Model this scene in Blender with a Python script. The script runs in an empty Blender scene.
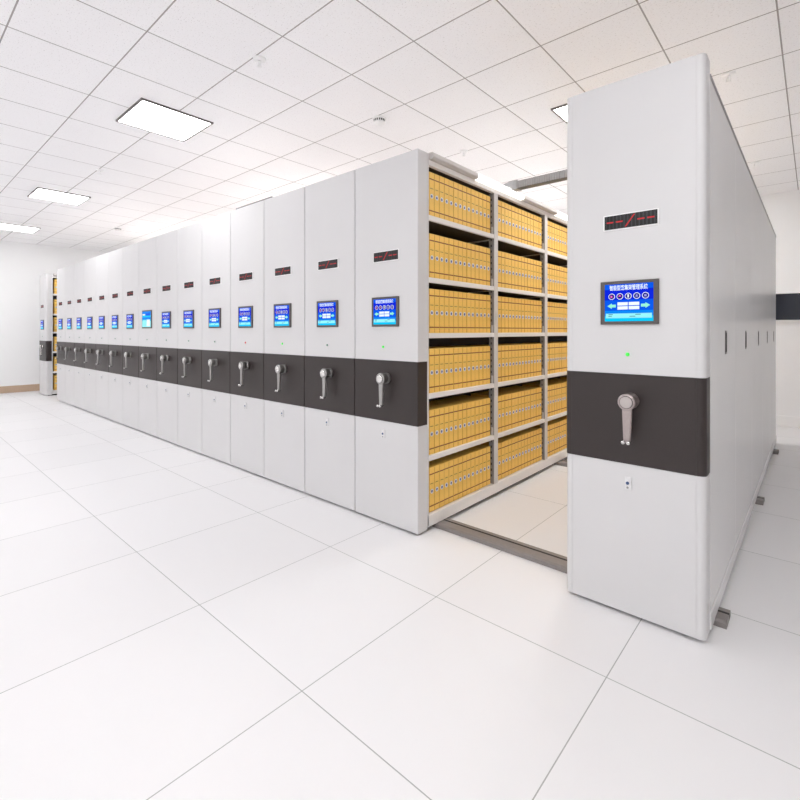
import bpy, bmesh, math, random
from mathutils import Vector, Matrix
random.seed(4)
COL = bpy.context.scene.collection
W, H, PITCH, BAYS = 0.5854, 2.452, 0.914, 5
DEPTH = 0.05 + PITCH * BAYS + 0.03
CEIL = 3.2

# ------------------------------------------------------------------ materials
def lin(c):
    return tuple(((v / 255) / 12.92 if v / 255 <= 0.04045 else ((v / 255 + 0.055) / 1.055) ** 2.4) for v in c) + (1,)
def mat(name, rgb, rough=0.5, metal=0.0, emit=0.0, noise=0.0, nscale=60.0, spec=0.5, bump=0.0, erange=None):
    m = bpy.data.materials.new(name); m.use_nodes = True
    nt = m.node_tree; b = nt.nodes['Principled BSDF']
    c = lin(rgb)
    b.inputs['Base Color'].default_value = c
    b.inputs['Roughness'].default_value = rough
    b.inputs['Metallic'].default_value = metal
    b.inputs['Specular IOR Level'].default_value = spec
    if emit:
        b.inputs['Emission Color'].default_value = c
        b.inputs['Emission Strength'].default_value = emit
        b.inputs['Base Color'].default_value = tuple(v * 0.1 for v in c[:3]) + (1,)
    if noise or bump:
        tc = nt.nodes.new('ShaderNodeTexCoord'); n = nt.nodes.new('ShaderNodeTexNoise')
        n.inputs['Scale'].default_value = nscale; n.inputs['Detail'].default_value = 4
        nt.links.new(tc.outputs['Object'], n.inputs['Vector'])
        if noise:
            r = nt.nodes.new('ShaderNodeValToRGB')
            r.color_ramp.elements[0].position = 0.3; r.color_ramp.elements[1].position = 0.7
            r.color_ramp.elements[0].color = tuple(v * (1 - noise) for v in c[:3]) + (1,)
            r.color_ramp.elements[1].color = tuple(min(1, v * (1 + noise)) for v in c[:3]) + (1,)
            nt.links.new(n.outputs['Fac'], r.inputs['Fac']); nt.links.new(r.outputs['Color'], b.inputs['Base Color'])
        if bump:
            bp = nt.nodes.new('ShaderNodeBump'); bp.inputs['Strength'].default_value = bump; bp.inputs['Distance'].default_value = 0.001
            nt.links.new(n.outputs['Fac'], bp.inputs['Height']); nt.links.new(bp.outputs['Normal'], b.inputs['Normal'])
    return m

def tiled(name, base, line, size, ox, oy, width, rough, spec, speck=None, blotch=0.0):
    """square tiles with thin joints, laid out in the surface's own metres"""
    m = bpy.data.materials.new(name); m.use_nodes = True
    nt = m.node_tree; N = nt.nodes; L = nt.links; b = N['Principled BSDF']
    tc = N.new('ShaderNodeTexCoord'); sx = N.new('ShaderNodeSeparateXYZ'); L.new(tc.outputs['Object'], sx.inputs[0])
    def math_(op, a, v, clamp=False):
        n = N.new('ShaderNodeMath'); n.operation = op
        if isinstance(a, (int, float)): n.inputs[0].default_value = a
        else: L.new(a, n.inputs[0])
        if isinstance(v, (int, float)): n.inputs[1].default_value = v
        elif v is not None: L.new(v, n.inputs[1])
        return n.outputs[0]
    outs = []
    cells = []
    for ch, off in (('X', ox), ('Y', oy)):
        q = math_('DIVIDE', math_('SUBTRACT', sx.outputs[ch], off), size)
        cells.append(math_('FLOOR', q, None))
        fr = math_('FRACT', q, None)
        d = math_('ABSOLUTE', math_('SUBTRACT', fr, 0.5), None)
        outs.append(math_('GREATER_THAN', d, 0.5 - width / size / 2))
    joint = math_('MAXIMUM', outs[0], outs[1])
    mix = N.new('ShaderNodeMix'); mix.data_type = 'RGBA'
    L.new(joint, mix.inputs['Factor'])
    mix.inputs['B'].default_value = lin(line)
    # tile colour varies a little from tile to tile
    cb = N.new('ShaderNodeCombineXYZ'); L.new(cells[0], cb.inputs[0]); L.new(cells[1], cb.inputs[1])
    wn = N.new('ShaderNodeTexWhiteNoise'); L.new(cb.outputs[0], wn.inputs['Vector'])
    tone = N.new('ShaderNodeMix'); tone.data_type = 'RGBA'
    L.new(wn.outputs['Value'], tone.inputs['Factor'])
    tone.inputs['A'].default_value = lin(base); tone.inputs['B'].default_value = lin(tuple(v - 3 for v in base))
    last = tone.outputs['Result']
    if speck:
        nz = N.new('ShaderNodeTexNoise'); nz.inputs['Scale'].default_value = speck; nz.inputs['Detail'].default_value = 3
        mp = N.new('ShaderNodeMapping'); mp.inputs['Scale'].default_value = (1, 1.6, 1)
        L.new(tc.outputs['Object'], mp.inputs[0]); L.new(mp.outputs[0], nz.inputs['Vector'])
        rp = N.new('ShaderNodeValToRGB'); rp.color_ramp.elements[0].position = 0.31; rp.color_ramp.elements[1].position = 0.40
        rp.color_ramp.elements[0].color = (0.78, 0.77, 0.76, 1); rp.color_ramp.elements[1].color = (1, 1, 1, 1)
        L.new(nz.outputs['Fac'], rp.inputs['Fac'])
        mu = N.new('ShaderNodeMix'); mu.data_type = 'RGBA'; mu.blend_type = 'MULTIPLY'; mu.inputs['Factor'].default_value = 1
        L.new(last, mu.inputs['A']); L.new(rp.outputs['Color'], mu.inputs['B']); last = mu.outputs['Result']
    L.new(last, mix.inputs['A']); L.new(mix.outputs['Result'], b.inputs['Base Color'])
    b.inputs['Roughness'].default_value = rough; b.inputs['Specular IOR Level'].default_value = spec
    return m

M = {}
M['paint'] = mat('white_powder_paint', (213, 212, 213), 0.38, noise=0.012, nscale=3)
M['paint_side'] = mat('white_side_panel_paint', (226, 226, 226), 0.27, noise=0.012, nscale=2)
M['band'] = mat('dark_brown_band', (46, 37, 36), 0.42, noise=0.14, nscale=320, bump=0.15)
M['seam'] = mat('seam_grey', (150, 148, 148), 0.6)
M['gap'] = mat('dark_gap', (28, 26, 26), 0.7)
M['inner_shade'] = mat('interior_steel_painted_shade', (64, 55, 50), 0.6, noise=0.1, nscale=8)  # shade inside the shelving put into the colour
M['shelf'] = mat('shelf_white_steel', (236, 233, 231), 0.4, noise=0.02, nscale=5)
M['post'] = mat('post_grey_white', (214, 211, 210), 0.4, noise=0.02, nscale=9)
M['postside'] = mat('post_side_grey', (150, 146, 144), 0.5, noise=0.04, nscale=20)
M['metal'] = mat('brushed_silver', (170, 168, 166), 0.3, 0.85, noise=0.05, nscale=90)
M['metal_warm'] = mat('warm_grey_steel', (172, 160, 158), 0.38, 0.7, noise=0.05, nscale=90)
M['cap_grey'] = mat('satin_grey_cap', (186, 178, 176), 0.5, 0.2)
M['metal_light'] = mat('polished_silver', (225, 223, 221), 0.2, 0.85, noise=0.03, nscale=90)
M['metal_dark'] = mat('shadowed_ring_steel', (60, 58, 58), 0.4, 0.7)
M['frame'] = mat('screen_frame_grey', (88, 82, 80), 0.45, noise=0.05, nscale=60)
M['led_dark'] = mat('led_dark_glass', (18, 20, 22), 0.4, noise=0.1, nscale=30)
M['led_rib'] = mat('led_rib_grey', (52, 54, 58), 0.5)
M['led_red'] = mat('led_red', (222, 22, 38), 0.4, emit=0.6)
M['plate'] = mat('pale_plastic_plate', (226, 225, 226), 0.45)
M['wall_grey'] = mat('grey_wall_paint', (214, 212, 211), 0.8, noise=0.01, nscale=1.5)
M['white_frame'] = mat('white_plastic', (246, 246, 246), 0.4)
M['green'] = mat('green_light', (84, 235, 90), 0.3, emit=0.9)
M['red_light'] = mat('red_light', (240, 120, 120), 0.3, emit=0.8)
M['dim_light'] = mat('dim_light', (150, 190, 170), 0.3, emit=0.5)
M['lock_dot'] = mat('lock_dot', (70, 90, 130), 0.3, 0.3)
M['rail'] = mat('rail_steel', (138, 132, 130), 0.45, 0.1, noise=0.05, nscale=30)
M['rail_groove'] = mat('rail_groove', (22, 20, 20), 0.6)
M['arm'] = mat('grey_cable_chain', (176, 176, 178), 0.5, noise=0.05, nscale=40)
M['arm_dark'] = mat('grey_cable_chain_joint', (112, 112, 115), 0.5)
M['lamp_grey'] = mat('lamp_housing_grey', (196, 192, 190), 0.45, noise=0.02, nscale=9)
M['tube'] = mat('aisle_lamp_tube', (255, 252, 246), 0.4, emit=1.7)
M['light'] = mat('ceiling_light_diffuser', (255, 255, 255), 0.4, emit=14.0)
M['light_frame'] = mat('ceiling_light_frame', (112, 106, 104), 0.4, 0.3)
M['wall'] = mat('white_wall_paint', (249, 249, 249), 0.75, noise=0.01, nscale=1.5)
M['skirting'] = mat('tan_skirting', (196, 170, 146), 0.5, noise=0.05, nscale=6)
M['detector'] = mat('white_detector', (245, 245, 245), 0.45)
M['vent'] = mat('detector_vent', (60, 60, 60), 0.6)
M['glass_dark'] = mat('dark_blue_glass', (32, 36, 48), 0.15)
M['yellow'] = mat('yellow_board', (246, 202, 100), 0.6, noise=0.07, nscale=14)
M['yellow_edge'] = mat('yellow_board_edge', (176, 122, 42), 0.7)
M['brown_line'] = mat('brown_print', (138, 66, 44), 0.6)
M['thin_line'] = mat('thin_brown_print', (104, 74, 40), 0.6)
M['ring'] = mat('steel_finger_ring', (222, 228, 242), 0.4, 0.0)
M['hole'] = mat('finger_hole_blue', (84, 94, 146), 0.5)
UIC = {'blue1': (2, 34, 218), 'blue2': (0, 88, 232), 'blue3': (0, 132, 240), 'cyan': (0, 196, 246), 'pale': (150, 240, 246),
       'white': (240, 250, 255), 'mint': (150, 240, 210), 'navy': (26, 20, 130), 'pink': (236, 110, 190), 'ink': (60, 120, 150), 'lilac': (150, 150, 225)}
for k, v in UIC.items(): M['ui_' + k] = mat('screen_' + k, v, 0.5, emit=0.84, spec=0.05)
M['floor'] = tiled('white_floor_tile', (237, 236, 237), (172, 174, 172), 0.8, 0.482, -0.45, 0.004, 0.42, 0.35)
M['ceiling'] = tiled('mineral_ceiling_tile', (254, 253, 254), (168, 164, 162), 0.6, -0.098, 0.072, 0.009, 0.9, 0.1, speck=75)

# ------------------------------------------------------------------ mesh helpers
class MB:
    def __init__(self): self.bm = bmesh.new(); self.mats = []
    def mi(self, m):
        if m not in self.mats: self.mats.append(m)
        return self.mats.index(m)
    def box(self, x0, x1, y0, y1, z0, z1, m, bevel=0.0, seg=2):
        r = bmesh.ops.create_cube(self.bm, size=1)
        vs = r['verts']
        bmesh.ops.scale(self.bm, vec=(x1 - x0, y1 - y0, z1 - z0), verts=vs)
        bmesh.ops.translate(self.bm, vec=((x0 + x1) / 2, (y0 + y1) / 2, (z0 + z1) / 2), verts=vs)
        fs = list({f for v in vs for f in v.link_faces})
        for f in fs: f.material_index = self.mi(m)
        if bevel:
            es = list({e for v in vs for e in v.link_edges})
            rr = bmesh.ops.bevel(self.bm, geom=es, offset=bevel, segments=seg, affect='EDGES', profile=0.5)
            for f in rr['faces']: f.material_index = self.mi(m)
        return self
    def prism(self, pts, axis, a, b, m):
        """extrude a 2-D outline along an axis; pts are the two other coordinates in xyz order"""
        def co(p, t):
            q = list(p); q.insert(axis, t); return q
        v0 = [self.bm.verts.new(co(p, a)) for p in pts]; v1 = [self.bm.verts.new(co(p, b)) for p in pts]
        n = len(pts); fs = [self.bm.faces.new(v0), self.bm.faces.new(v1)]
        for i in range(n): fs.append(self.bm.faces.new((v0[i], v0[(i + 1) % n], v1[(i + 1) % n], v1[i])))
        for f in fs: f.material_index = self.mi(m)
        bmesh.ops.recalc_face_normals(self.bm, faces=fs)
        return self
    def lathe(self, prof, c, direction, m, n=28):
        """prof: list of (radius, distance along direction)"""
        d = Vector(direction).normalized(); q = d.to_track_quat('Z', 'Y')
        rings = []; fs = []
        for r, t in prof:
            rings.append([self.bm.verts.new(Vector(c) + q @ Vector((r * math.cos(2 * math.pi * i / n), r * math.sin(2 * math.pi * i / n), t))) for i in range(n)] if r > 1e-6
                         else [self.bm.verts.new(Vector(c) + q @ Vector((0, 0, t)))])
        for A, B in zip(rings, rings[1:]):
            for i in range(n):
                j = (i + 1) % n
                if len(A) == 1 and len(B) == 1: continue
                if len(A) == 1: fs.append(self.bm.faces.new((A[0], B[j], B[i])))
                elif len(B) == 1: fs.append(self.bm.faces.new((A[i], A[j], B[0])))
                else: fs.append(self.bm.faces.new((A[i], A[j], B[j], B[i])))
        for ring in (rings[0], rings[-1]):
            if len(ring) > 1: fs.append(self.bm.faces.new(ring))
        for f in fs: f.material_index = self.mi(m); f.smooth = True
        bmesh.ops.recalc_face_normals(self.bm, faces=fs)
        return self
    def poly(self, pts, m):
        f = self.bm.faces.new([self.bm.verts.new(p) for p in pts]); f.material_index = self.mi(m); return self
    def text(self, body, size, x, y, z, m, sx=1.0):
        cu = bpy.data.curves.new('text', 'FONT'); cu.body = body; cu.size = size; cu.align_x = 'CENTER'; cu.align_y = 'CENTER'
        cu.offset = size * 0.016; cu.resolution_u = 1
        o = bpy.data.objects.new('text', cu); COL.objects.link(o)
        bpy.context.view_layer.update()
        dg = bpy.context.evaluated_depsgraph_get(); me = bpy.data.meshes.new_from_object(o.evaluated_get(dg))
        k = self.mi(m)
        vs = [self.bm.verts.new((x + v.co.x * sx, y, z + v.co.y)) for v in me.vertices]
        for p in me.polygons:
            try: f = self.bm.faces.new([vs[i] for i in p.vertices]); f.material_index = k
            except ValueError: pass
        bpy.data.objects.remove(o); bpy.data.curves.remove(cu); bpy.data.meshes.remove(me)
        return self
    def build(self, name, parent=None, smooth=False):
        me = bpy.data.meshes.new(name); self.bm.to_mesh(me); self.bm.free()
        for m in self.mats: me.materials.append(M[m])
        o = bpy.data.objects.new(name, me); COL.objects.link(o); o.parent = parent
        if smooth:
            for p in me.polygons: p.use_smooth = True
        return o

def tag(o, label, cat, group=None):
    o['label'] = label; o['category'] = cat
    if group: o['group'] = group
    return o
def empty(name, x, y, z):
    o = bpy.data.objects.new(name, None); COL.objects.link(o); o.location = (x, y, z); o.empty_display_size = 0.1
    return o
def struct(o): o['kind'] = 'structure'; return o
def clone(o, parent=None):
    c = o.copy(); COL.objects.link(c); c.parent = parent
    for ch in list(o.children): clone(ch, c)
    return c

# ------------------------------------------------------------------ the room
XW, YB, XR, YF = -10.83, 5.97, 4.6, -8.0
struct(MB().box(XW - .1, XR + .1, YF, YB + .1, -0.1, 0, 'floor').build('floor'))
struct(MB().box(XW - .1, XR + .1, YF, YB + .1, CEIL, CEIL + 0.1, 'ceiling').build('ceiling'))
struct(MB().box(XW - .15, XW, YF, YB, 0, CEIL, 'wall').build('wall_left'))
struct(MB().box(XW - .15, XR + .15, YB, YB + .15, 0, CEIL, 'wall').build('wall_back'))
struct(MB().box(XR, XR + .15, YF, YB, 0, CEIL, 'wall_grey').build('wall_right'))
struct(MB().box(XW, XW + .014, YF, YB - .014, 0, 0.145, 'skirting', 0.003).build('baseboard_left'))
struct(MB().box(XW, XR, YB - .014, YB, 0, 0.145, 'wall', 0.003).build('baseboard_back'))

# ------------------------------------------------------------------ cabinet parts
FT = 0.095          # thickness of the front housing
def panel_outline(x0, x1, y0, yb, r, groove=True):
    pts = [(x0, yb)]
    for i in range(7):
        a = math.pi + (math.pi / 2) * i / 6
        pts.append((x0 + r + r * math.cos(a), y0 + r + r * math.sin(a)))
    g = 0.0012
    if groove:
        for s in (x0 + 0.034, x1 - 0.034):
            pts += [(s - g, y0), (s - g, y0 + 0.002), (s + g, y0 + 0.002), (s + g, y0)]
    for i in range(7):
        a = 1.5 * math.pi + (math.pi / 2) * i / 6
        pts.append((x1 - r + r * math.cos(a), y0 + r + r * math.sin(a)))
    pts.append((x1, yb))
    return pts
Z1, Z2 = 0.697, 1.104
g = 0.0035
def front_parts(root, r, xl=0.0, gr=False):
    o = MB(); o.prism(panel_outline(g + xl, W - g, 0, FT, r, gr), 2, 0.018, Z1 - .001, 'paint'); o.build('lower_panel', root)
    o = MB(); o.prism(panel_outline(g + xl, W - g, 0, FT, r, gr), 2, Z2 + .001, H, 'paint'); o.build('upper_panel', root)
    o = MB(); o.prism(panel_outline(g + xl - .001, W - g + .001, -0.003, FT, r, gr), 2, Z1, Z2, 'band'); o.build('middle_band', root)
def led_part(root):
    cx, cz = W / 2, 1.802
    m = MB()
    m.box(cx - .117, cx + .117, -.005, .001, cz - .036, cz + .036, 'white_frame', .0015)
    m.box(cx - .111, cx + .111, -.007, -.004, cz - .031, cz + .031, 'led_dark')
    for i in range(14):
        x = cx - .106 + i * .0158
        m.box(x, x + .004, -.0082, -.006, cz - .029, cz + .029, 'led_rib')
    for a, b in ((-.1, -.071), (-.06, -.031), (.031, .06), (.071, .1)):
        m.box(cx + a, cx + b, -.0095, -.008, cz - .003, cz + .003, 'led_red')
    m.prism([(cx - .022, cz - .026), (cx - .016, cz - .026), (cx + .022, cz + .026), (cx + .016, cz + .026)], 1, -.0095, -.008, 'led_red')
    return m.build('number_display', root)
def display_standard(cx, cz, hw, hh):
    m = MB()
    cols = ['ui_blue2', 'ui_blue1', 'ui_blue1', 'ui_blue2', 'ui_blue2', 'ui_blue3', 'ui_cyan']
    n = len(cols)
    for i, c in enumerate(cols):
        z1 = cz + hh - 2 * hh * i / n; z0 = cz + hh - 2 * hh * (i + 1) / n
        m.box(cx - hw, cx + hw, -.0125, -.006, z0, z1, c)
    y = -.0132
    m.text('智能型密集架管理系统', .0255, cx, y, cz + hh * .78, 'ui_white', 0.63)
    for i in range(5):
        x = cx + (i - 2) * .0355
        m.lathe([(.0142, 0), (.0142, .0006)], (x, -.0125, cz + hh * .34), (0, -1, 0), 'ui_white', 18)
        m.lathe([(.0118, 0), (.0118, .0010)], (x, -.0125, cz + hh * .34), (0, -1, 0), 'ui_navy', 18)
        c = ['ui_pink', 'ui_pink', 'ui_white', 'ui_lilac', 'ui_lilac'][i]
        zc = cz + hh * .34
        if i == 0: m.box(x - .005, x + .003, -.0142, -.0134, zc - .005, zc + .004, c)
        elif i == 1: m.prism([(x - .006, zc - .001), (x + .006, zc - .001), (x, zc + .008)], 1, -.0142, -.0134, c)
        elif i == 2: m.box(x - .003, x + .003, -.0142, -.0134, zc - .007, zc + .008, c)
        elif i == 3: m.prism([(x - .005, zc - .005), (x + .005, zc - .005), (x + .003, zc + .006), (x - .003, zc + .006)], 1, -.0142, -.0134, c)
        else: m.box(x - .005, x + .005, -.0142, -.0134, zc - .005, zc + .005, c)
    for sx in (-1, 1):
        for sz in (0, 1):
            z = cz - hh * .22 + sz * .0185 - .013
            m.box(cx + (.002 if sx > 0 else -.046), cx + (.046 if sx > 0 else -.002), -.0137, -.0125, z, z + .0148, 'ui_white', .0005, 1)
        X = lambda v: cx + sx * v
        zc = cz - hh * .17
        pts = [(X(.053), zc - .0065), (X(.071), zc - .0065), (X(.071), zc - .0125), (X(.090), zc), (X(.071), zc + .0125), (X(.071), zc + .0065), (X(.053), zc + .0065)]
        m.prism(pts, 1, -.0137, -.0125, 'ui_mint')
    m.box(cx - hw * .95, cx + hw * .95, -.0137, -.0125, cz - hh * .83, cz - hh * .58, 'ui_pale')
    for (a, b, d) in ((-.085, -.066, -.63), (-.085, -.07, -.72), (.03, .052, -.64), (.006, .03, -.74)):
        m.box(cx + a, cx + b, -.0142, -.0136, cz + hh * d - .0015, cz + hh * d + .0015, 'ui_ink')
    return m
def display_wide(cx, cz, hw, hh):
    m = MB()
    for i, c in enumerate(['ui_blue3', 'ui_blue3', 'ui_cyan', 'ui_blue3', 'ui_cyan', 'ui_pale', 'ui_pale', 'ui_pale']):
        m.box(cx - hw, cx + hw, -.0125, -.006, cz + hh - 2 * hh * (i + 1) / 8, cz + hh - 2 * hh * i / 8, c)
    m.box(cx - hw * .9, cx - hw * .3, -.0137, -.0125, cz + hh * .5, cz + hh * .68, 'ui_white')
    m.box(cx + hw * .1, cx + hw * .85, -.0137, -.0125, cz - hh * .9, cz - hh * .05, 'ui_white')
    m.box(cx - hw * .85, cx - hw * .05, -.0137, -.0125, cz - hh * .5, cz - hh * .1, 'ui_pale')
    m.box(cx + hw * .0, cx + hw * .85, -.0137, -.0125, cz + hh * .45, cz + hh * .75, 'ui_blue2')
    return m
def screen_part(root, wide=False):
    cx = W / 2 - .006
    if wide: cz, ow, oh, iw, ih = 1.449, .152, .114, .134, .098
    else: cz, ow, oh, iw, ih = 1.43, .123, .0995, .102, .085
    m = MB(); m.box(cx - ow, cx + ow, -.010, .001, cz - oh, cz + oh, 'frame', .003)
    o = m.build('touch_screen', root)
    d = (display_wide if wide else display_standard)(cx, cz, iw, ih).build('display', o)
    return o
def crank_part(root, dx, mname='metal', back=0.0):
    cx, cz = dx, .986
    m = MB()
    m.lathe([(.0345, 0), (.0345, .021)], (cx, -.003, cz), (0, -1, 0), mname, 40)
    m.lathe([(.0343, .018), (.0343, .074 - back), (.036, .076 - back), (.037, .094 - back), (.035, .098 - back), (.028, .099 - back)], (cx, -.003, cz), (0, -1, 0), mname, 40)
    o = m.build('crank_handle', root)
    m = MB(); m.lathe([(.0275, .0), (.0275, .0022)], (cx, -.1015 + back, cz), (0, -1, 0), 'metal_dark', 36)
    m.lathe([(.0255, .001), (.0255, .004), (.024, .005), (0, .0052)], (cx, -.1015 + back, cz), (0, -1, 0), 'cap_grey' if mname == 'metal_warm' else 'metal_light', 36); m.build('hub_cap', o)
    m = MB()
    pts = [(cx - .020, cz - .028), (cx + .020, cz - .028), (cx + .0145, cz - .172), (cx + .011, cz - .180), (cx - .011, cz - .180), (cx - .0145, cz - .172)]
    m.prism(pts, 1, -.094 + back, -.078 + back, mname)
    bmesh.ops.bevel(m.bm, geom=list(m.bm.edges), offset=.003, segments=2, affect='EDGES')
    m.build('lever', o)
    m = MB()
    for s in (-1, 1):
        m.lathe([(.0045, -.010), (.0045, .016), (.0078, .018), (.0088, .024), (.0078, .029), (.0, .031)], (cx + s * .0105, -.086 + back, cz - .176), (0, -1, 0), 'metal_light', 16)
    m.build('grip_pin', o)
    return o
def small_parts(root, lamp='green'):
    m = MB(); m.lathe([(.0085, 0), (.0085, .004), (.005, .007), (0, .0078)], (W / 2 - .012, .0, 1.194), (0, -1, 0), lamp, 18); m.build('indicator_light', root)
    m = MB(); m.box(W / 2 - .024, W / 2 + .006, -.007, .001, .58, .640, 'plate', .004, 3)
    p = m.build('lock_plate', root)
    m = MB(); m.lathe([(.007, 0), (.007, .003), (.004, .0035), (0, .0036)], (W / 2 - .010, -.008, .611), (0, -1, 0), 'lock_dot', 18)
    m.lathe([(.0045, 0), (.0045, .0025)], (W / 2 - .010, -.008, .591), (0, -1, 0), 'seam', 14)
    m.build('keyhole', p)
def closed_body(root, depth):
    m = MB(); m.box(.004, W - .004, FT, depth, .03, 2.39, 'shelf', .002, 1); m.build('body', root)
    m = MB(); m.box(.03, W - .03, .04, depth - .03, 0.006, .032, 'gap'); m.build('base', root)  # shadow under the cabinet put into this dark base colour

# ---- closed cabinet of the row
proto = empty('storage_cabinet', 0, 0, 0)
front_parts(proto, .006); led_part(proto); SCR = screen_part(proto); crank_part(proto, .318, 'metal', .028); small_parts(proto); closed_body(proto, DEPTH)

def open_cabinet(root, side, bays_depth=DEPTH):
    """shelving open towards +x: carcass, posts, shelves, aisle lamps"""
    m = MB()
    m.box(.004, .018, FT, DEPTH, .03, 2.39, 'paint_side')                 # closed far side
    m.box(W / 2 - .006, W / 2 + .006, FT, DEPTH - .02, .1, 2.38, 'inner_shade')  # middle back sheet
    m.box(.018, W - .006, DEPTH - .02, DEPTH, .03, 2.39, 'paint_side')
    m.box(.004, W - .003, FT, DEPTH, 2.385, 2.40, 'paint_side')
    m.box(.02, W - .032, FT + .001, DEPTH - .021, 2.379, 2.3855, 'inner_shade')  # dark sheet under the top, painting the shade above the files
    m.build('body', root)
    m = MB(); m.box(.004, W - .001, FT, DEPTH, .03, .105, 'shelf', .003)
    m.box(.03, W - .03, .04, DEPTH - .03, .006, .03, 'gap'); m.build('base', root)  # dark box paints the shadow gap at the floor
    m = MB(); m.box(W - .03, W - .001, FT + .012, DEPTH, 2.378, 2.412, 'shelf', .002); m.build('top_fascia', root)
    m = MB(); m.box(W - .05, W - .001, FT - .001, FT + .014, .03, 2.45, 'paint', .001, 1); m.build('corner_strip', root)
    for k in range(BAYS + 1):
        y = .051 + PITCH * k + (0.02 if k == 0 else 0)
        y0, y1 = y - .0275, y + .0275
        if k == 0: continue
        m = MB()
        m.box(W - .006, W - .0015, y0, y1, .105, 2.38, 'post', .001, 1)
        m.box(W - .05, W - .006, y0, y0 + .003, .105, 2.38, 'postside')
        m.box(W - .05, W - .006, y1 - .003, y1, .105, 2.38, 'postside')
        z = .16
        while z < 2.33:
            m.box(W - .034, W - .026, y0 - .0008, y0 + .001, z, z + .018, 'gap'); z += .045
        m.build('post', root)
    for zt in SHELVES[1:]:
        for k in range(BAYS):
            ya, yb = .051 + PITCH * k + .0275, .051 + PITCH * (k + 1) - .0275
            if k == 0: ya = FT + .014
            m = MB(); m.box(W - .285, W - .003, ya, yb, zt - .033, zt - .029 + .029, 'shelf', .002, 1)
            m.box(W - .28, W - .02, ya + .004, yb - .004, zt - .034, zt - .006, 'inner_shade')  # shelf underside darkened by colour to stand for shade
            m.build('shelf', root)
            m = MB(); m.box(W - .028, W - .012, yb - .006, yb + .001, zt - .03, zt + .06, 'post', .001, 1); m.build('shelf_bracket', root)
    # aisle lamps along the top edge: plain grey housings and lit tubes in turn
    y, on = FT + .02, False
    for ln in (.54, .72, .68, .74, .66, .74, .37):
        m = MB()
        x0, x1 = W - .016, W + .034
        prof = [(x0, 2.413), (x1 - .012, 2.413), (x1, 2.425), (x1, 2.448), (x1 - .012, 2.458), (x0, 2.458)]
        m.prism([(a, b) for a, b in prof], 1, y + .001, y + ln - .001, 'tube' if on else 'lamp_grey')
        m.build('lamp_tube' if on else 'lamp_housing', root)
        y += ln; on = not on

SHELVES = [.110, .487, .892, 1.287, 1.650, 2.055]

# ---- the row of cabinets, first one open to the aisle
ORD = ['', 'first', 'second', 'third', 'fourth', 'fifth', 'sixth', 'seventh', 'eighth', 'ninth', 'tenth', 'eleventh', 'twelfth', 'thirteenth', 'fourteenth', 'fifteenth']
GROUP = 'white cabinets closed up in a long row'
near = empty('storage_cabinet', -W, 0, 0)
front_parts(near, .006); led_part(near); screen_part(near); crank_part(near, .318, 'metal', .028); small_parts(near); open_cabinet(near, 1)
for ch in near.children:
    if ch.name.startswith(('number_display', 'touch_screen')): ch.location.x = .015
tag(near, 'white cabinet with yellow files on its open side, at the near end of the row', 'cabinet', GROUP)
def plain_copy(k, wide=False, lampc=None):
    c = proto if k == 2 else clone(proto)
    c.location = (-W * k, 0, 0)
    if wide:
        for ch in list(c.children):
            if ch.name.startswith('touch_screen'):
                for s in list(ch.children): bpy.data.objects.remove(s)
                bpy.data.objects.remove(ch)
        screen_part(c, True)
    if lampc:
        for ch in c.children:
            if ch.name.startswith('indicator_light'):
                ch.data = ch.data.copy(); ch.data.materials[0] = M[lampc]
    return c
for k in range(2, 16):
    c = plain_copy(k)
for k, c in enumerate([o for o in bpy.data.objects if o.name.startswith('storage_cabinet') and o is not near]):
    k = round(-c.location.x / W)
    if k == 8:
        for ch in list(c.children):
            if ch.name.startswith('touch_screen'):
                for s in list(ch.children): bpy.data.objects.remove(s)
                bpy.data.objects.remove(ch)
        screen_part(c, True)
        tag(c, 'white cabinet in the row with the larger, paler screen', 'cabinet', GROUP)
    elif k == 15: tag(c, 'white cabinet closing the far left end of the long row', 'cabinet', GROUP)
    elif k < 8: tag(c, 'white closed cabinet, %s from the open yellow shelves counting leftwards' % ORD[k - 1], 'cabinet', GROUP)
    else: tag(c, 'white closed cabinet, %s beyond the one with the larger screen' % ORD[k - 8], 'cabinet', GROUP)
    lampc = {2: 'dim_light', 4: 'red_light', 5: 'dim_light'}.get(k, 'green' if k == 3 else 'dim_light')
    for ch in c.children:
        if ch.name.startswith('indicator_light'):
            ch.data = ch.data.copy(); ch.data.materials[0] = M[lampc]

# ---- the cabinet standing apart at the far end, open towards the row
XF = -9.60 - W
far = empty('storage_cabinet', XF, 0, 0)
front_parts(far, .03); led_part(far); screen_part(far); crank_part(far, .36, 'metal_light', .045); small_parts(far, 'dim_light'); open_cabinet(far, 1)
tag(far, 'lone white cabinet standing apart beyond the far end of the row', 'cabinet')

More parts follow.
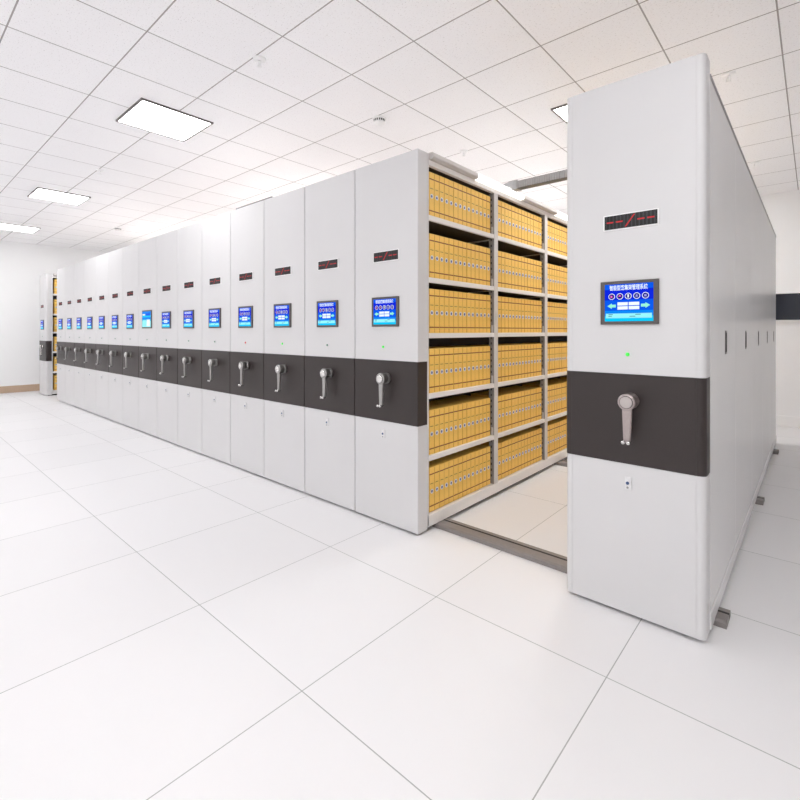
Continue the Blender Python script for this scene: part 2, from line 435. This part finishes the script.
# ---- the big cabinet on the right of the aisle
XB = 0.950
big = empty('storage_cabinet', XB, 0, 0)
front_parts(big, .026, -.010, True); led_part(big); screen_part(big); crank_part(big, .296, 'metal_warm', .024); small_parts(big)
tag(big, 'large white cabinet in the right foreground, across the aisle from the row', 'cabinet')
m = MB(); m.box(.006, W - .01, FT, DEPTH, .03, 2.386, 'paint_side', .002, 1)
m.build('body', big)
for s, x0, x1 in ((1, W - .012, W - .003), (-1, .003, .012)):
    for k in range(BAYS):
        ya = .051 + PITCH * k if k else FT; yb = .051 + PITCH * (k + 1)
        m = MB(); m.box(x0, x1, ya + .0012, yb - .0012, .095, 2.384, 'paint_side', .001, 1); p = m.build('side_panel', big)
        yc = .575 + .912 * k
        xs = (x1 - .001, x1 + .0015) if s > 0 else (x0 - .0015, x0 + .001)
        m = MB(); m.box(xs[0], xs[1], yc - .031, yc + .031, 1.185, 1.303, 'frame', .001, 1)
        m.box(xs[0] - .0004 * (s < 0), xs[1] + .0006 * (s > 0), yc - .022, yc + .022, 1.195, 1.293, 'gap'); m.build('pull_handle', p)
m = MB(); m.box(W - .03, W + .002, FT, DEPTH, .022, .093, 'paint_side', .004); m.box(-.002 + .004, .03, FT, DEPTH, .022, .093, 'paint_side', .004)
m.box(.03, W - .03, .04, DEPTH - .03, .006, .03, 'gap'); m.build('base', big)  # dark underside colour stands for the shadow at the floor
m = MB(); m.box(W - .012, W, FT, DEPTH, 2.384, 2.398, 'seam'); m.box(.006, W - .012, FT, DEPTH, 2.386, 2.394, 'paint_side'); m.build('top_cover', big)

# ------------------------------------------------------------------ file boxes
BW, BH, BD = .0556, .292, .255
m = MB()
m.box(-BD, 0, 0, BW, 0, BH, 'yellow', .0012, 1)
e = .0004
for z0, z1, c in ((.243, .2505, 'brown_line'), (.034, .0415, 'brown_line'), (.1830, .1862, 'thin_line')):
    a, b = (.0, BW) if c == 'brown_line' else (.009, BW - .009)
    m.box(-.001, e, a + .0012, b - .0012, z0, z1, c)
m.box(-.001, e * .8, 0.0008, .0020, .002, BH - .002, 'yellow_edge'); m.box(-.001, e * .8, BW - .0020, BW - .0008, .002, BH - .002, 'yellow_edge')
box0 = m.build('file_box')
m = MB()
m.lathe([(.0155, 0), (.0155, .0012), (.0095, .0012), (.0095, 0)], (0, BW / 2, .134), (1, 0, 0), 'ring', 14)
m.lathe([(.0094, 0), (.0094, .0005)], (0, BW / 2, .134), (1, 0, 0), 'hole', 12)
m.build('finger_ring', box0)
first = [True]
BAYN = ['nearest bay', 'second bay', 'third bay', 'fourth bay', 'farthest bay']
SHN = ['bottom shelf', 'fifth shelf down', 'fourth shelf down', 'third shelf down', 'second shelf down', 'top shelf']
def fill(xface, bays, n, group, fmt):
    for b in range(bays):
        ys = .051 + PITCH * b + (.088 if b == 0 else .0575)
        pit = (.051 + PITCH * (b + 1) - .0275 - .027 - ys) / 14
        for s, z in enumerate(SHELVES):
            for i in range(n):
                o = box0 if first[0] else clone(box0)
                first[0] = False
                o.location = (xface - .020 - random.uniform(0, .0025), ys + pit * i + random.uniform(0, .0004), z + .0005)
                o.scale.y = (pit - .0008) / BW
                tag(o, fmt % ((ORD[i + 1], SHN[s], BAYN[b]) if fmt.count('%s') == 3 else (ORD[i + 1], SHN[s])), 'file box', group)
fill(0.0, 3, 14, 'yellow file boxes on the open shelves by the aisle', 'yellow archive box, %s from left on the %s, %s')
# the boxes of the two rearmost bays, which the aisle's far cabinet hides: one mass
src = [box0] + list(box0.children)
bm = bmesh.new(); mats = []
for b in (3, 4):
    ys = .051 + PITCH * b + .0575; pit = (.051 + PITCH * (b + 1) - .0275 - .027 - ys) / 14
    for z in SHELVES:
        for i in range(14):
            for so in src:
                n0 = len(bm.verts); f0 = len(bm.faces)
                bm.from_mesh(so.data); bm.verts.ensure_lookup_table(); bm.faces.ensure_lookup_table()
                for v in bm.verts[n0:]: v.co += Vector((-.020, ys + pit * i, z + .0005))
                for f in bm.faces[f0:]:
                    mm = so.data.materials[f.material_index]
                    if mm not in mats: mats.append(mm)
                    f.material_index = mats.index(mm)
me = bpy.data.meshes.new('rear_file_boxes'); bm.to_mesh(me); bm.free()
for mm in mats: me.materials.append(mm)
mass = bpy.data.objects.new('rear_file_boxes', me); COL.objects.link(mass); mass['kind'] = 'stuff'
tag(mass, 'yellow file boxes filling the two rearmost bays of the open shelves', 'file boxes')
_ = len([o for o in bpy.data.objects if o.name.startswith('file_box')])
fill(XF + W, 1, 3, 'yellow file boxes in the lone far cabinet', 'yellow archive box, %s from left on the %s, far lone cabinet')

# ------------------------------------------------------------------ floor rails
def rail(yc, label):
    w2 = .066; gv = .009; off = .018
    m = MB()
    pts = [(yc - w2, 0.0), (yc - w2, .022), (yc - w2 + .012, .030), (yc + off - gv, .030), (yc + off - gv, .006), (yc + off + gv, .006), (yc + off + gv, .030), (yc + w2 - .01, .030), (yc + w2, .024), (yc + w2, 0)]
    m.prism([(a - yc, b) for a, b in pts], 0, -10.5 - .0, 1.58, 'rail')
    m.box(-10.49, 1.5808, off - gv - .0005, off + gv + .0005, .0045, .0295, 'rail_groove')
    o = m.build('floor_rail'); o.location = (0, yc, 0.0)
    tag(o, label, 'rail', 'steel floor rails under the cabinets')
rail(.255, 'front grey steel rail crossing the aisle floor, with a black groove')
rail(2.19, 'middle grey steel floor rail, glimpsed across the back of the aisle')
rail(4.11, 'rearmost grey steel floor rail ending behind the big right cabinet')

# ------------------------------------------------------------------ overhead cable chain and trunking
root = empty('cable_chain', .0, 1.13, 2.44)
tag(root, 'grey ribbed cable chain bridging the aisle above the cabinet tops', 'cable chain')
m = MB(); n = 44; x0, x1 = .085, .95
for i in range(n):
    a = x0 + (x1 - x0) * i / n; b = x0 + (x1 - x0) * (i + 1) / n
    m.box(a, b - .002, 0, .07, .004, .060, 'arm', .002, 1)
m.box(x0, x1, .004, .066, .0, .057, 'arm_dark')
m.build('chain_links', root)
m = MB(); m.prism([(-.06, .0205), (.042, .0205), (.046, -.004), (.092, -.004), (.092, .068), (.03, .068), (-.06, .046)], 1, -.006, .076, 'arm')
m.build('end_bracket', root)
m = MB(); m.box(.93, 1.03, -.004, .074, -.004, .064, 'arm_dark', .003); m.build('fixing_block', root)

# dark trunking on top of the row, just showing above the front edge
m = MB(); m.box(-.30, .30, 0, .04, 0, .018, 'arm_dark', .002); t = m.build('cable_trunking'); t.location = (-1.96, .012, H + .001)
tag(t, 'short dark grey strip lying along the top of the row of cabinets', 'trunking')

# ------------------------------------------------------------------ ceiling fittings
def ceiling_light(x, y, label=None):
    r = empty('ceiling_light', x, y, CEIL)
    h = .305
    m = MB()
    for a, b, c, d in ((-h, h, -h, -h + .016), (-h, h, h - .016, h), (-h, -h + .016, -h + .016, h - .016), (h - .016, h, -h + .016, h - .016)):
        m.box(a, b, c, d, -.014, .0, 'light_frame')
    m.build('frame', r)
    m = MB(); m.box(-h + .016, h - .016, -h + .016, h - .016, -.010, .0, 'light'); m.build('diffuser', r)
    tag(r, label or 'square white ceiling panel light out of view, added to brighten the room', 'ceiling light', 'square ceiling panel lights')
ceiling_light(-2.53, -.53, 'largest square ceiling panel light, glowing white above the middle of the row')
ceiling_light(-6.098, -.545, 'middle of the three left ceiling panel lights, above the far cabinets')
ceiling_light(-9.10, -.545, 'farthest ceiling panel light, near the left wall')
ceiling_light(.487, 1.865, 'ceiling panel light partly hidden behind the top of the big right cabinet')
for (x, y) in ((1.7, -1.75), (1.1, -4.1), (-2.1, -3.5), (-6.1, -3.5), (-3.7, 2.2), (-7.3, 2.2), (-1.9, 4.5), (-5.5, 4.5), (-9.1, 2.2), (-9.1, -3.5), (.487, 3.30), (.487, 4.75), (2.9, -1.7), (-.5, -5.6), (-4.2, -5.6)):  # unseen panels added to brighten aisle, walls, ceiling and fronts
    ceiling_light(x, y)
def detector(x, y, label):
    r = empty('smoke_detector', x, y, CEIL)
    m = MB(); m.lathe([(.062, 0), (.062, .008), (.056, .014), (.050, .016), (.050, .032), (.053, .034), (.046, .045), (.026, .056), (0, .058)], (0, 0, 0), (0, 0, -1), 'detector', 36)
    b = m.build('housing', r)
    m = MB()
    for i in range(16):
        a = 2 * math.pi * i / 16
        cx, cy = .0505 * math.cos(a), .0505 * math.sin(a)
        tx, ty = -math.sin(a) * .0062, math.cos(a) * .0062
        ex, ey = math.cos(a) * .0012, math.sin(a) * .0012
        m.poly([(cx - tx + ex, cy - ty + ey, -.0145), (cx + tx + ex, cy + ty + ey, -.0145), (cx + tx + ex, cy + ty + ey, -.0335), (cx - tx + ex, cy - ty + ey, -.0335)], 'vent')
    m.build('vent_slots', r)
    tag(r, label, 'smoke detector', 'round ceiling smoke detectors')
detector(-1.04, .72, 'round white smoke detector with dark vents, on the ceiling at centre')
detector(-7.72, .70, 'tiny far smoke detector, on the ceiling above the distant cabinets')
def sprinkler(x, y, label):
    r = empty('sprinkler', x, y, CEIL)
    m = MB(); m.lathe([(.045, 0), (.043, .006), (.026, .012), (.014, .013)], (0, 0, 0), (0, 0, -1), 'detector', 28); m.build('ceiling_plate', r)
    m = MB(); m.lathe([(.010, .012), (.010, .026), (.006, .03), (.004, .046), (.004, .052)], (0, 0, 0), (0, 0, -1), 'detector', 16)
    for s in (-1, 1): m.box(s * .012 - .002, s * .012 + .002, -.002, .002, -.052, -.024, 'detector')
    m.build('nozzle', r)
    m = MB(); m.lathe([(.017, .052), (.017, .055), (.004, .056), (0, .056)], (0, 0, 0), (0, 0, -1), 'detector', 20); m.build('deflector', r)
    tag(r, label, 'sprinkler', 'small white ceiling sprinklers')
sprinkler(-1.03, -.49, 'small white ceiling sprinkler at the top, right of the largest panel light')
sprinkler(-4.43, -.51, 'small white ceiling sprinkler between the largest and middle left panel lights')
sprinkler(1.39, 1.92, 'white ceiling sprinkler beside the top right edge of the big cabinet')
sprinkler(1.36, 4.31, 'tiny white ceiling sprinkler beyond the big cabinet, near the far wall')
sprinkler(-.90, 1.85, 'white ceiling sprinkler just above the near end of the open shelves')

# dark panel on the far wall, right of the big cabinet
r = empty('wall_display', 1.88, YB, 1.63)
m = MB(); m.box(-.44, .44, -.05, -.001, -.20, .20, 'white_frame', .006); m.build('surround', r)
m = MB(); m.box(-.415, .415, -.054, -.049, -.178, .178, 'glass_dark', .001, 1); m.build('dark_glass', r)
tag(r, 'dark wall panel in a white surround on the far wall, right edge', 'wall display')

# ------------------------------------------------------------------ camera, added world fill light, exposure
cam = bpy.data.cameras.new('camera'); co = bpy.data.objects.new('camera', cam); COL.objects.link(co)
co.location = (1.8666, -2.2750, 1.3); co.rotation_euler = (math.pi / 2, 0, 0.7263)
cam.sensor_width = 36; cam.lens = 466.78 / 800 * 36; cam.shift_y = -(400 - 331.14) / 800; cam.clip_start = .02
sc = bpy.context.scene; sc.camera = co
w = bpy.data.worlds.new('world'); sc.world = w; w.use_nodes = True
w.node_tree.nodes['Background'].inputs[0].default_value = (1.0, 0.995, 0.99, 1); w.node_tree.nodes['Background'].inputs[1].default_value = 0.95  # even white fill added, entering where the front wall is left out
sc.view_settings.view_transform = 'Standard'; sc.view_settings.look = 'None'; sc.view_settings.gamma = 1
sc.view_settings.use_curve_mapping = False; sc.view_settings.exposure = 0.21
sc.cycles.use_denoising = True; sc.cycles.max_bounces = 14; sc.cycles.diffuse_bounces = 10
